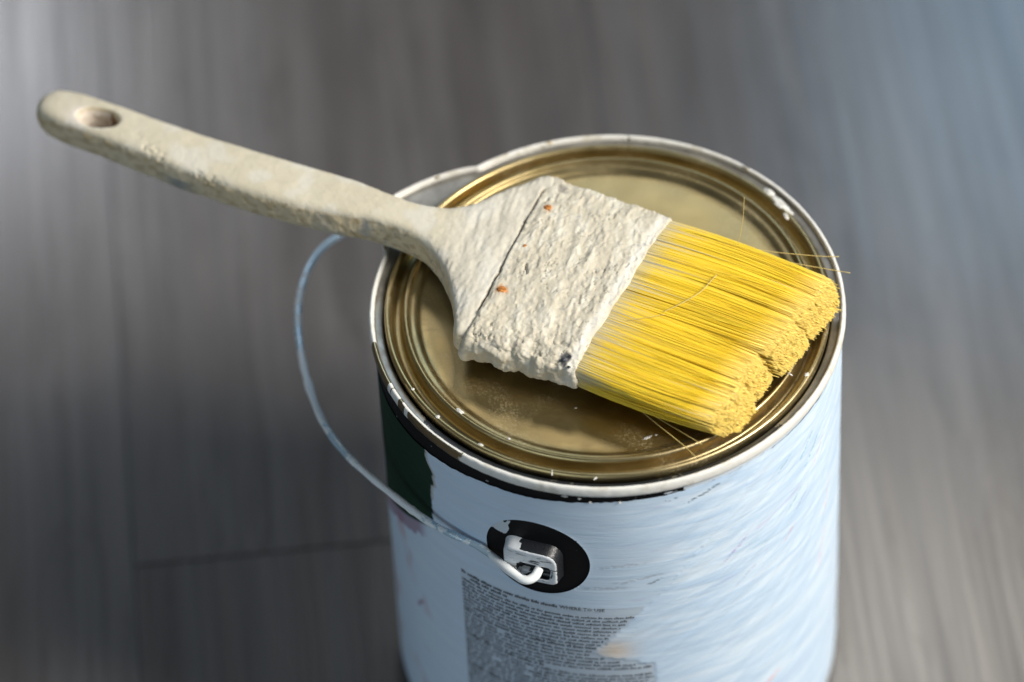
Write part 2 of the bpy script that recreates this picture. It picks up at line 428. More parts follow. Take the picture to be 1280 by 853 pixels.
# faded pinkish wear low on the left
pw = sstep(.25, .6, N3(.05, .03, 15)) * (sm < -78)
C = mixc(C, (.50, .30, .33), .45 * pw)
for (cs, cz, ang, ln, wd, cc, op) in ((-86, -112, .9, 5, 1.3, (.25, .08, .15), .9), (44.5, -50, .75, 9, .9, (.42, .33, .66), .65), (49, -68, .6, 7, .8, (.40, .45, .66), .5),
                                      (73, -46, .7, 6, .7, (.25, .55, .62), .7), (77, -50, .7, 7, .7, (.30, .35, .60), .55), (58, -140, .5, 10, 1.4, (.80, .30, .22), .7),
                                      (52, -146, .6, 6, 1.2, (.80, .34, .25), .6), (70, -62, .7, 5, .8, (.70, .35, .40), .5), (84, -30, .8, 9, .8, (.16, .42, .52), .7),
                                      (88, -36, .8, 7, .8, (.60, .30, .45), .5), (80, -24, .75, 8, .7, (.20, .45, .55), .6), (66, -22, .6, 7, .6, (.22, .45, .55), .5),
                                      (8, -52, .2, 12, 1.0, (.38, .44, .52), .6), (2, -44, .1, 12, 1.2, (.40, .46, .53), .6), (14, -54, .45, 4, .6, (.10, .13, .17), .7), (-4, -56, .0, 10, 1.2, (.35, .40, .48), .5),
                                      (30, -13.5, .33, 6.5, .55, (.02, .03, .05), .95), (36, -10.8, .35, 3.5, .8, (.03, .04, .06), .8), (20, -11.2, .12, 3, .45, (.02, .03, .05), .9),
                                      (93, -95, 1.2, 12, 1.2, (.75, .45, .50), .5), (97, -70, 1.2, 12, 1.0, (.72, .40, .40), .5)):
    dx, dz = sm - cs, Zg2 - cz
    al = dx * math.cos(ang) + dz * math.sin(ang); ac = -dx * math.sin(ang) + dz * math.cos(ang)
    ac = ac + .5 * N3(.25, .25, 17)
    mk = (1 - sstep(.5, 1, np.abs(al) / ln)) * (1 - sstep(.3, 1, np.abs(ac) / wd)) * sstep(-.45, .25, N3(.5, .9, 19))
    C = mixc(C, cc, op * mk)
# the dark green patch and the magenta stripe left of the ear
gb = -73 + 1.4 * N3(.0, .25, 23) + 1.6 * sstep(-34, -30, Zg2) - 3.2 * sstep(-25, -19, Zg2)
grn = (1 - sstep(-.3, .3, sm - gb)) * sstep(-.5, .5, Zg2 + 56 - .62 * (sm + 73))
grn *= sstep(-121, -119, sm)
mag = (1 - sstep(-.4, .4, sm - gb + 1)) * sstep(-.6, .6, Zg2 + 63 - .62 * (sm + 73) + 1.5 * N3(.2, .2, 27)) * (1 - grn) * sstep(-124, -121, sm)
C = mixc(C, (.20, .025, .09), mag * .6 * (1 - sstep(-84, -76, sm)))
C = mixc(C, (.007, .032, .017), grn)
strip = (1 - sstep(.4, 1.0, np.abs(sm - gb - .6))) * (Zg2 > -40)
C = mixc(C, (.42, .36, .30), strip * .6)
Rl = Rl + .22 * covered * (1 - inprint) + .16 * np.clip(paint + covered, 0, 1) * (1 - inprint) * fbm(np.stack([(sm * .83 + Zg2 * .55) * .03, (Zg2 * .83 - sm * .55) * .22, sm * 0], 1), 4, 55)
V = np.stack([Rl * np.sin(az), -Rl * np.cos(az), Zg2 + Z0], 1)
me = mesh_from('label', V, Q)
set_col(me, np.clip(C, 0, 1)); set_col(me, np.clip(np.maximum(paint * (1 - inprint), covered) + .25 * (1 - inprint) * (1 - grn) * (1 - mag), 0, 1), 'Paint')
uvl = me.uv_layers.new(name='UVMap')
li = np.zeros(len(me.loops), np.int32); me.loops.foreach_get('vertex_index', li)
uvl.data.foreach_set('uv', np.stack([sm[li], Zg2[li]], 1).ravel())
label = link('label', me, M_LABEL, can, label='white label smeared with pale blue paint strokes')

# fine print on the label: letter-sized marks, wrapped on the cylinder
def wrap(s, z, r=83.22): return (r * math.sin(s / 82.8), -r * math.cos(s / 82.8), z + Z0)
TV, TF = [], []
def mark(s0, s1, z0, z1):
    n = len(TV); TV.extend([wrap(s0, z0), wrap(s1, z0), wrap(s1, z1), wrap(s0, z1)]); TF.append([n, n + 1, n + 2, n + 3])
def hidden(s, z):
    if math.hypot(s - EAR_S, z - EAR_Z) < HR + 1.2: return True
    if (s - 12.0) - (z + 65.4) * (21.3 / 27.3) > -.5 and not (z < -95.5 - .35 * (s + 8.8) and s < 12): return True
    return False
rr = random.Random(4)
line, z = 0, -69.0
while z > -178:
    bold = line in (0, 1, 11, 18, 27)
    end = {0: -10.0, 1: -40.0, 11: 1.0, 18: -27.0}.get(line, rr.uniform(10.5, 14.5))
    s = -59.6 + (4 if line in (1,) else 0)
    zl = z
    if line == 0: s = -59.6; end = -21
    while s < end:
        wl_ = rr.randint(2, 9)
        for _ in range(wl_):
            cw = rr.uniform(.34, .72) * (1.15 if bold else 1)
            h = rr.choice([.62, .62, .66, .95]) * (1.5 if bold else 1.12)
            if s + cw < end and not hidden(s, zl):
                mark(s, s + cw, zl - (.2 if rr.random() < .12 else 0), zl + h)
            s += cw + .17
        s += .62
        if not bold and rr.random() < .02: s += rr.uniform(1, 5)
    z -= 1.95 if not bold else 2.1; line += 1
me = mesh_from('printed_text', TV, TF, False)
link('printed_text', me, M_INK, label, kind='stuff')
# the one heading that can be read
cu = bpy.data.curves.new('heading', 'FONT'); cu.body = 'WHERE TO USE'; cu.size = 2.3; cu.resolution_u = 1; cu.offset = .035
to = bpy.data.objects.new('heading_tmp', cu); COL.objects.link(to)
dg = bpy.context.evaluated_depsgraph_get(); hm = bpy.data.meshes.new_from_object(to.evaluated_get(dg))
bpy.data.objects.remove(to); bpy.data.curves.remove(cu)
for vtx in hm.vertices: vtx.co = Vector(wrap(-20.4 + vtx.co.x, -69.0 + vtx.co.y)) * S
hm.name = 'heading_text'
link('heading_text', hm, M_INK, label)

# ears: moulded lugs on both sides
def ear_mesh(painted):
    w, h, dp = 10.0, 8.3, 5.0
    outl = []
    for (cx, cz, a0, a1, rad) in ((w - 5.0, h - 5.0, 0, 90, 5.0), (-w + 4, h - 4, 90, 180, 4.0), (-w + 6, -h + 6, 180, 270, 6.0), (w - 2, -h + 2, 270, 360, 2.0)):
        for k in range(7):
            a = math.radians(a0 + (a1 - a0) * k / 6); outl.append((cx + rad * math.cos(a), cz + rad * math.sin(a)))
    bm = bmesh.new(); n = len(outl); rings = []
    for (dep, sc) in ((-2.0, 1.10), (0, 1.08), (1.2, 1.03), (dp - 1.4, .97), (dp - .5, .945), (dp, .89)):
        rings.append([bm.verts.new((x * sc, -dep, y * sc)) for x, y in outl])
    for a, b in zip(rings[:-1], rings[1:]):
        for k in range(n): bm.faces.new((a[k], a[(k + 1) % n], b[(k + 1) % n], b[k]))
    bm.faces.new(rings[-1]); bm.faces.new(rings[0][::-1])
    bmesh.ops.recalc_face_normals(bm, faces=bm.faces)
    me = bpy.data.meshes.new('ear'); bm.to_mesh(me); bm.free(); return me
def ear(azim, painted):
    tmp = bpy.data.objects.new('t', ear_mesh(painted)); COL.objects.link(tmp)
    cme = bpy.data.meshes.new('c'); bm = bmesh.new(); bmesh.ops.create_cube(bm, size=1.0)
    for vtx in bm.verts: vtx.co = Vector((vtx.co.x * 12.5 + 1.6, vtx.co.y * 7 - 5.4, vtx.co.z * 6.6 - 2.0))
    bmesh.ops.bevel(bm, geom=bm.edges[:], offset=1.0, segments=2, affect='EDGES'); bm.to_mesh(cme); bm.free()
    cut = bpy.data.objects.new('c', cme); COL.objects.link(cut)
    md = tmp.modifiers.new('b', 'BOOLEAN'); md.object = cut; md.operation = 'DIFFERENCE'; md.solver = 'EXACT'
    md = tmp.modifiers.new('v', 'REMESH'); md.mode = 'VOXEL'; md.voxel_size = .34; md.use_smooth_shade = True
    md = tmp.modifiers.new('s', 'SMOOTH'); md.factor = .5; md.iterations = 3
    dg = bpy.context.evaluated_depsgraph_get(); me = bpy.data.meshes.new_from_object(tmp.evaluated_get(dg))
    bpy.data.objects.remove(tmp); bpy.data.objects.remove(cut)
    n = len(me.vertices); co = np.zeros(n * 3); me.vertices.foreach_get('co', co); co = co.reshape(-1, 3)
    nz = np.zeros(n * 3); me.vertex_normals.foreach_get('vector', nz); nz = nz.reshape(-1, 3)
    ns = fbm(co * .3, 3, 61)
    front = sstep(.35, .7, -nz[:, 1]) * sstep(2.6, 3.8, -co[:, 1])
    up_left = sstep(.2, .6, nz[:, 2]) * (1 - sstep(-5, 0, co[:, 0] + 3 * ns))
    left = sstep(.3, .7, -nz[:, 0])
    k = np.clip(front * .64 + up_left * .95 + left * .8, 0, 1) * (1.0 if painted else .3)
    # bend on to the cylinder
    a = azim + (co[:, 0] - 1.0) / 82.8; rad = 82.4 - co[:, 1]
    W = np.stack([rad * np.sin(a), -rad * np.cos(a), Z0 + EAR_Z - .6 + co[:, 2]], 1)
    me.vertices.foreach_set('co', (W * S).ravel()); me.update()
    me.polygons.foreach_set('use_smooth', np.ones(len(me.polygons), bool))
    set_col(me, k); me.name = 'ear'
    link('ear', me, M_EAR, can, label='black plastic ear half covered in white paint' if painted else 'black plastic ear at the back of the can')
ear(EAR_AZ, True); ear(EAR_AZ + math.pi, False)

# wire bail
zb = Z0 - 46
bp = [(-26.5, -83.0, zb + 2.6), (-28.5, -86.0, zb + 1.6), (-32.0, -86.6, zb + 1.0), (-36.5, -82.6, zb + .8), (-47.3, -70.6, zb), (-64.2, -59.2, zb), (-81.2, -42, zb), (-95.6, -24.7, zb), (-104.5, -7.4, zb), (-110.7, 15.8, zb),
      (-113.4, 39.3, zb), (-111.4, 59, zb), (-105.2, 75.0, zb - 1), (-93, 87, zb - 3), (-74, 95.5, zb - 6), (-45, 100, zb - 7), (-10, 99, zb - 4), (14, 94, zb - 1), (29, 87, zb), (27, 80, zb)]
pth = spline(bp, 10)
arc = np.concatenate([[0], np.cumsum(np.linalg.norm(np.diff(pth, axis=0), axis=1))])
pnt = (1 - sstep(16, 26, arc)) * .55 + .10 * (1 - sstep(50, 90, arc)) + .48 * sstep(34, 60, arc) * (1 - sstep(150, 200, arc)) * (.6 + .5 * np.sin(arc * .11)) + .34
rad = 1.32 + .30 * (1 - sstep(14, 27, arc)) + .10 * np.sin(arc * .5) * (arc < 150)
rad = rad + .5 * np.exp(-((arc - 132) / 1.6) ** 2) + .35 * np.exp(-((arc - 60) / 1.5) ** 2)
V, Fc = tube(pth, rad, 12)
me = mesh_from('bail_handle', V, Fc); set_col(me, np.clip(np.repeat(pnt, 12), 0, 1))
link('bail_handle', me, M_WIRE, can, label='thin blue-grey wire bail with white paint at its hooked end')

# ------------------------------------------------------------------ lid
lid = link('can_lid', None, None, None, (0, 0, Z0 * S), category='lid', label='round gold tin lid pressed into the paint can, under the brush')
prof = smooth_profile([(78.2, -5.0), (78.7, -3.0), (78.95, -1.2), (78.6, .1), (77.8, .5), (76.9, .1), (76.4, -1.2), (76.0, -3.6), (75.2, -4.5), (74.0, -4.7), (73.0, -4.2), (72.5, -2.4), (72.3, -.4),
                       (71.9, .55), (71.2, .85), (70.5, .5), (70.1, -.5), (69.4, -.9), (68.2, -1.0), (67.2, -1.5), (66.5, -2.2), (65.6, -2.4)], 2)
prof = np.vstack([prof, [(x, -2.4) for x in np.arange(63, 0, -3.0)], [(.01, -2.4)]])
V, Q, A, Rr, Zz = lathe(prof, 360)
fl = sstep(66, 60, Rr) if False else 1 - sstep(58, 66, Rr)
V[:, 2] += fl * (.10 * fbm(V * .035, 2, 71)) + .05 * fbm(V * .2, 2, 72) * (1 - fl)
dd = np.hypot((V[:, 0] + 33) / 4.0, (V[:, 1] + 50) / 3.2)
V[:, 2] -= .10 * np.exp(-dd ** 2)
me = mesh_from('disc', V, Q)
link('disc', me, M_GOLD, lid)
def blob(name, x, y, z, rx, ry, rz, ang, parent, mat, seed):
    bm = bmesh.new(); bmesh.ops.create_icosphere(bm, subdivisions=3, radius=1)
    P = np.array([v.co for v in bm.verts]); d = 1 + .35 * fbm(P * 1.3, 3, seed)
    for v, k in zip(bm.verts, d):
        c = v.co * float(k); cx, cy = c.x * rx, c.y * ry
        v.co = Vector((cx * math.cos(ang) - cy * math.sin(ang), cx * math.sin(ang) + cy * math.cos(ang), c.z * rz)) * S
    me = bpy.data.meshes.new(name); bm.to_mesh(me); bm.free()
    me.polygons.foreach_set('use_smooth', np.ones(len(me.polygons), bool))
    return link(name, me, mat, parent, (x * S, y * S, z * S))
for q, (x, y, z, rx, ry, rz, ang) in enumerate([(-52.2, -47.4, .70, 1.7, .8, .35, -.75), (-59.9, -49.3, .35, .8, .7, .45, 0), (-45, -62.6, .30, 1.1, .45, .3, -.5), (-35.3, -60.6, .7, .6, .4, .25, -.4),
        (-20.7, -76.0, .2, .22, 1.5, .3, 0), (-5.5, -78.4, -.4, 1.3, .3, .3, .7), (68.7, -35.6, .45, 1.0, .8, .45, .8), (62.9, -35.2, .55, .3, 1.2, .3, .9),
        (12.7, -59.5, -2.35, 1.6, .6, .10, .5), (15.5, -58.5, -2.35, .5, .4, .10, 0), (-68.6, -36.2, .35, .6, .5, .3, .3), (-12, -45, -2.38, .4, .25, .1, 0),
        (64.0, 45.5, .1, 5.5, 1.6, .40, 2.2), (60.0, 52.0, .2, 2.6, 1.2, .35, 2.3), (65.5, 40.5, -.2, 2.0, 1.0, .5, 1.7)]):
    blob('paint_drip', x, y, z, rx, ry, rz, ang, lid, M_WHITE, 200 + q)
for q, (azq, zq, rx, rz) in enumerate([(-11.5, -6.0, 1.2, .35), (-8.0, -6.6, .7, .4), (-5.5, -8.3, .6, .25), (1.5, -8.4, .5, .25)]):
    a = math.radians(azq)
    blob('paint_drip', 83.2 * math.sin(a), -83.2 * math.cos(a), Z0 + zq, rx, .4, rz, a, can, M_WHITE, 300 + q)

# ------------------------------------------------------------------ brush
BANG = math.radians(-27.06)
brush = link('paint_brush', None, None, None, (5.05 * S, -8.34 * S, Z0 * S), category='paintbrush',
             label='wide paintbrush caked in dry beige paint, yellow bristles, lying across the can lid')
brush.rotation_euler = (0, 0, BANG)
def loft(secs, nseg=64, expo=None):
    """secs: u, vmax, vmin, ztop, zbot, exponent"""
    V = []
    for (uu, v1, v0, z1, z0, ex) in secs:
        cy, cz, hy, hz = (v1 + v0) / 2, (z1 + z0) / 2, (v1 - v0) / 2, (z1 - z0) / 2
        for k in range(nseg):
            a = 2 * math.pi * k / nseg; c, s = math.cos(a), math.sin(a)
            V.append((uu, cy + hy * math.copysign(abs(c) ** (2 / ex), c), cz + hz * math.copysign(abs(s) ** (2 / ex), s)))
    n = len(secs)
    Fc = [[i * nseg + k, i * nseg + (k + 1) % nseg, (i + 1) * nseg + (k + 1) % nseg, (i + 1) * nseg + k] for i in range(n - 1) for k in range(nseg)]
    Fc += [list(range(nseg))[::-1], [(n - 1) * nseg + k for k in range(nseg)]]
    return np.array(V), Fc
def interp_secs(T, step):
    T = np.array(T, float); us = np.arange(T[0, 0], T[-1, 0], step); us = np.append(us, T[-1, 0])
    out = [us]
    for c in range(1, T.shape[1]):
        # monotone-ish smoothing: linear interp then small blur
        y = np.interp(us, T[:, 0], T[:, c]); k = 2
        yp = np.pad(y, k, mode='edge'); y2 = np.convolve(yp, np.ones(2 * k + 1) / (2 * k + 1), 'valid'); y2[0], y2[-1] = y[0], y[-1]
        out.append(y2)
    return np.stack(out, 1)
def remeshed(V, Fc, voxel, cutter=None):
    me = bpy.data.meshes.new('t'); me.from_pydata(V.tolist(), [], Fc); me.update()
    bm = bmesh.new(); bm.from_mesh(me); bmesh.ops.recalc_face_normals(bm, faces=bm.faces); bm.to_mesh(me); bm.free()
    o = bpy.data.objects.new('t', me); COL.objects.link(o); c = None
    if cutter is not None:
        cm = bpy.data.meshes.new('c'); cm.from_pydata(cutter[0].tolist(), [], cutter[1]); cm.update()
        bm = bmesh.new(); bm.from_mesh(cm); bmesh.ops.recalc_face_normals(bm, faces=bm.faces); bm.to_mesh(cm); bm.free()
        c = bpy.data.objects.new('c', cm); COL.objects.link(c)
        md = o.modifiers.new('b', 'BOOLEAN'); md.object = c; md.operation = 'DIFFERENCE'; md.solver = 'EXACT'
    md = o.modifiers.new('v', 'REMESH'); md.mode = 'VOXEL'; md.voxel_size = voxel
    md = o.modifiers.new('s', 'SMOOTH'); md.factor = .5; md.iterations = 4
    dg = bpy.context.evaluated_depsgraph_get(); out = bpy.data.meshes.new_from_object(o.evaluated_get(dg))
    bpy.data.objects.remove(o)
    if c: bpy.data.objects.remove(c)
    n = len(out.vertices); co = np.zeros(n * 3); out.vertices.foreach_get('co', co)
    nz = np.zeros(n * 3); out.vertex_normals.foreach_get('vector', nz)
    return out, co.reshape(-1, 3), nz.reshape(-1, 3)
def finish(me, co, name):
    me.vertices.foreach_set('co', (co * S).ravel()); me.update(); me.name = name
    me.polygons.foreach_set('use_smooth', np.ones(len(me.polygons), bool)); return me
def crack_u(v): return np.interp(v, [-45, -28, 4, 32, 45], [-40.0, -41.2, -43.6, -46.0, -47.0])

# --- wooden handle with flared neck and hanging hole
HT = [(-236, 2.4, -2.4, 12.0, 7.0, 2.4), (-235, 4.8, -4.8, 13.8, 5.2, 2.6), (-233, 6.8, -6.9, 15.0, 3.6, 2.9), (-229, 8.2, -8.4, 15.8, 2.6, 3.4), (-222, 8.4, -8.9, 16.0, 2.2, 4.6), (-206, 8.4, -9.2, 16.2, 2.0, 4.8),
      (-189, 8.0, -10.0, 16.2, 1.9, 4.8), (-172, 8.2, -11.4, 16.2, 1.9, 4.7), (-150, 9.2, -11.4, 16.2, 1.8, 4.6), (-125, 10.6, -9.9, 16.2, 1.8, 4.6), (-109, 11.2, -7.6, 16.3, 1.8, 4.6), (-98, 9.8, -5.2, 16.4, 1.8, 4.6),
      (-88, 9.2, -4.6, 16.6, 1.8, 4.8), (-80, 10.2, -5.2, 16.6, 1.8, 5.2), (-74, 12.4, -7.0, 16.6, 1.8, 4.2), (-67, 17.2, -11.0, 16.7, 1.9, 5), (-61.4, 25, -15.5, 16.8, 2.0, 6), (-56, 32.6, -21.5, 16.9, 2.2, 7),
      (-50.5, 40.0, -30.0, 17.0, 2.4, 6), (-46, 41.2, -38.6, 17.1, 2.5, 5), (-38, 40.0, -39.0, 17.0, 2.8, 4.5)]
V, Fc = loft(interp_secs(HT, .8), 72)
hv, hf = [], []; nh = 40
for (zc, sc) in ((-6, 1.35), (2.2, 1.1), (5, 1.0), (12.5, 1.0), (15.2, 1.12), (24, 1.9)):
    for k in range(nh):
        a = 2 * math.pi * k / nh; hv.append((-210.0 + 7.2 * sc * math.cos(a), -1.4 + 4.3 * sc * math.sin(a) + .12 * 7.2 * math.cos(a), zc))
for q in range(5): hf += [[q * nh + k, q * nh + (k + 1) % nh, (q + 1) * nh + (k + 1) % nh, (q + 1) * nh + k] for k in range(nh)]
hf += [list(range(nh))[::-1], [5 * nh + k for k in range(nh)]]
me, co, nz = remeshed(V, Fc, .48, (np.array(hv), hf))
uu, vv, zc = co.T
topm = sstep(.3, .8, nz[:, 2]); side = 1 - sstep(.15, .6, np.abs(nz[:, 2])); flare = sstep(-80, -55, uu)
D = .20 * fbm(co * .045, 2, 81) + .11 * fbm(co * .16, 3, 82) + (.05 + .10 * topm * flare) * fbm(co * .55, 3, 83)
D += flare * topm * .38 * fbm(np.stack([uu * .34 + vv * .06, vv * .07, zc * .1], 1), 3, 84)
D += .32 * side * (uu < -60) * fbm(np.stack([uu * .30, vv * .1, zc * .22], 1), 3, 85)
# chips in the paint on the front edge of the handle
for (cu_, cv_, rr_, dd_) in ((-186, -6.5, 3.6, .5), (-181, -9.0, 4.5, .55), (-158, -11.0, 3.8, .5), (-164, -10.8, 3.2, .4), (-192, -3.5, 3.0, .3)):
    dq = np.hypot(uu - cu_, (vv - cv_) * 1.2); D -= dd_ * sstep(-.3, .5, fbm(co * .5, 2, 86)) * (1 - sstep(.4, 1, dq / rr_))
# seam between wood and metal
ck = np.abs(uu - crack_u(vv) + .35 * perlin(co * .35, 88)); inr = sstep(-30, -26, vv) * (1 - sstep(32, 34, vv)) * (nz[:, 2] > .2)
D -= 1.5 * inr * (1 - sstep(.25, .75, ck))
# paint built up where the flare meets the ferrule at both ends
D += 1.2 * np.exp(-(((uu + 47) / 3.5) ** 2 + ((vv - 40.5) / 4.5) ** 2)) + 1.6 * np.exp(-(((uu + 44.5) / 3.5) ** 2 + ((vv + 40) / 5) ** 2))
co2 = co + nz * D[:, None]
C = np.tile(np.array([.60, .545, .415]), (len(co), 1))
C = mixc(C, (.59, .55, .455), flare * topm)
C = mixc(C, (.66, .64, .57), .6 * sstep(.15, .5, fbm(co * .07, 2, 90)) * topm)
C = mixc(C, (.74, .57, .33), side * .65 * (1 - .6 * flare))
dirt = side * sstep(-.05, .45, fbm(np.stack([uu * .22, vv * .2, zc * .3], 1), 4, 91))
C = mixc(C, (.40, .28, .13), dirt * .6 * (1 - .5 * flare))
spk = side * sstep(.42, .55, fbm(co * .42, 3, 92)); C = mixc(C, (.10, .115, .13), spk * .45 * (uu > -100))
bare = np.exp(-(((uu + 104) / 12) ** 2)) * side * sstep(-.2, .3, fbm(co * .12, 2, 93)); C = mixc(C, (.33, .36, .37), bare * .7)
bl = np.exp(-(((uu + 172) / 6) ** 2)) * side * (vv < 0) * (zc < 9); C = mixc(C, (.13, .17, .20), bl * .8)
pk_ = np.exp(-(((uu + 217) / 4) ** 2 + ((vv + 3) / 4) ** 2)) * topm; C = mixc(C, (.78, .70, .64), np.clip(pk_, 0, 1))
hole_in = (np.hypot((uu + 210) / 7.9, (vv + 1.4) / 5.0) < 1.0) & (zc < 14.5); C[hole_in] = (.74, .66, .57); C[hole_in & (uu > -207.5)] = (.22, .13, .07)  # light put into the colour: left hole wall as lit, right as shaded
C = mixc(C, (.13, .10, .06), .85 * inr * (1 - sstep(.3, .9, ck)))
me = finish(me, co2, 'handle'); set_col(me, np.clip(C, 0, 1))
link('handle', me, M_HANDLE, brush, label='flat wooden handle coated in dried beige paint, hanging hole near its end')

# --- ferrule, thickly coated
FT = [(-47, 40.6, -40.2, 17.5, 2.0, 4.2), (-44, 41.6, -41.4, 18.0, 1.8, 4.0), (-30, 41.9, -41.4, 18.3, 1.7, 3.8), (-10, 41.9, -40.4, 18.1, 1.8, 3.8), (-2, 41.8, -39.4, 17.8, 2.0, 4.0), (.8, 41.4, -39.0, 17.4, 2.4, 4.2)]
V, Fc = loft(interp_secs(FT, .8), 120)
# slant the handle-side end along the seam
sl = sstep(-20, -46, V[:, 0]) if False else np.clip((-20 - V[:, 0]) / 27, 0, 1)
V[:, 0] += sl * (crack_u(V[:, 1]) + 47 + .2)
me, co, nz = remeshed(V, Fc, .40)
uu, vv, zc = co.T
topm = sstep(.3, .8, nz[:, 2]); fs = sstep(-22, -40, vv) if False else 1 - sstep(-42, -20, vv)
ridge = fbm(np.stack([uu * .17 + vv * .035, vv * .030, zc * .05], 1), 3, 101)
ridge2 = fbm(np.stack([uu * .34 + vv * .09, vv * .12, zc * .1], 1), 4, 102)
D = .36 * ridge * topm + .17 * ridge2 + .45 * fbm(np.stack([uu * .12, vv * .07, zc * .1], 1), 2, 120) * topm + .28 * fbm(np.stack([uu * .22, vv * .17, zc * .2], 1), 3, 118) + .15 * fbm(co * .6, 4, 103)
D -= topm * (.25 + .75 * fs) * .55 * sstep(.30, .55, fbm(co * .33, 3, 121))
D += topm * .30 * sstep(.15, .5, fbm(np.stack([uu * .5 + vv * .1, vv * .16, zc * .1], 1), 3, 122))
D += fs * 1.1 * fbm(co * .11, 2, 125)
D += fs * (.85 * fbm(co * .20, 3, 104) + .40 * np.abs(fbm(co * .42, 3, 105)))
D += topm * .40 * np.exp(-((uu + 3.0 + 1.6 * perlin(co * .13, 106)) / 2.0) ** 2)
D += topm * .55 * np.exp(-((uu + 17 - .10 * vv) / 2.6) ** 2) * sstep(-.3, .3, fbm(co * .06, 2, 107)) + topm * .5 * np.exp(-((uu + 30 + .05 * vv) / 2.0) ** 2) * sstep(-.2, .3, fbm(co * .07, 2, 108))
cr1 = -D * 0
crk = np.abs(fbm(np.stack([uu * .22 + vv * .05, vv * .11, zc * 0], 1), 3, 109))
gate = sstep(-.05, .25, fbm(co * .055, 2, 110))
D -= .75 * topm * gate * (1 - sstep(.0, .035, crk))
D -= 1.1 * topm * (1 - sstep(.25, .7, np.abs((uu + 34.2) + .55 * (vv + 5.5) + .5 * perlin(co * .6, 111)))) * (1 - sstep(2.2, 3.0, np.hypot(uu + 34, vv + 5)))
D += 3.8 * np.exp(-(((uu + 42.5) / 4.2) ** 2 + ((vv + 40.5) / 4.2) ** 2 + ((zc - 8) / 8) ** 2))       # big dried drip on the corner
D += 1.3 * np.exp(-(((uu + 44.5) / 3.0) ** 2 + ((vv - 40.5) / 3.0) ** 2))
D -= .9 * np.exp(-(((uu + 5.5) / 2.0) ** 2 + ((vv + 37.5) / 1.8) ** 2))
D = np.where(zc < 4, np.maximum(np.minimum(D, .6), -.8), D)
co2 = co + nz * D[:, None]
co2[:, 0] += sstep(-8, 0, uu) * (.5 * fbm(np.stack([uu * 0, vv * .07, zc * .1], 1), 4, 119))
C = np.tile(np.array([.565, .515, .405]), (len(co), 1))
C = mixc(C, (.65, .61, .505), sstep(.05, .5, ridge2 + .3 * ridge))
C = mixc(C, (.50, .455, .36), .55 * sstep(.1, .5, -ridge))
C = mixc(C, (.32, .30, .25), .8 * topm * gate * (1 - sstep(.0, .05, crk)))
C = mixc(C, (.74, .73, .69), .6 * np.exp(-((uu + 1.6) / 1.5) ** 2))
gsp = sstep(.48, .56, fbm(co * .5, 3, 112)) * sstep(-.1, .3, fbm(co * .06, 2, 113)); C = mixc(C, (.30, .31, .32), .5 * gsp * topm)
bare = 1 - sstep(.7, 1.0, np.hypot((uu + 4.2) / 2.6, (vv + 35.6) / 2.6) + .35 * perlin(co * .7, 114)); C = mixc(C, (.06, .065, .08), bare * (nz[:, 2] > -.3) * .9)
bare = 1 - sstep(.7, 1.0, np.hypot((uu + 40) / 2.3, (vv - 36) / 2.3) + .35 * perlin(co * .6, 115)); C = mixc(C, (.27, .25, .22), bare * .8)
rs = 1 - sstep(.5, 1.1, np.hypot(uu + 37.6, vv + 17.6) / 2.6 + .5 * perlin(co * .6, 116)); C = mixc(C, (.50, .20, .05), rs * .75)
rs = 1 - sstep(.5, 1.1, np.hypot(uu + 40, vv - 24) / 2.2 + .4 * perlin(co * .6, 117)); C = mixc(C, (.62, .42, .28), rs * .7)
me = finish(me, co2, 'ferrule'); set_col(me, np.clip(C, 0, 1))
link('ferrule', me, M_FERRULE, brush, label='metal ferrule buried under lumpy off-white paint')
def top_z(u0, v0):
    d = (co2[:, 0] - u0) ** 2 + (co2[:, 1] - v0) ** 2; s = np.argsort(d)[:40]; return float(co2[s, 2].max())
for q, (un, vn, rn, mt) in enumerate([(-37.6, -17.6, 1.7, M_RUST), (-40.2, 24.2, 1.3, M_RUST), (-39.5, 4.3, .7, M_RUST)]):
    blob('nail', un, vn, top_z(un, vn) - .26, rn, rn * .9, .35, .3, brush, mt, 400 + q)
for q, (un, vn, rn) in enumerate([(-4.6, -36.4, .75), (-3.0, -34.6, .55), (-1.6, -38.4, .6)]):
    blob('pin', un, vn, top_z(un, vn) - .15, rn, rn * .8, .5, .3, brush, M_PIN, 420 + q)

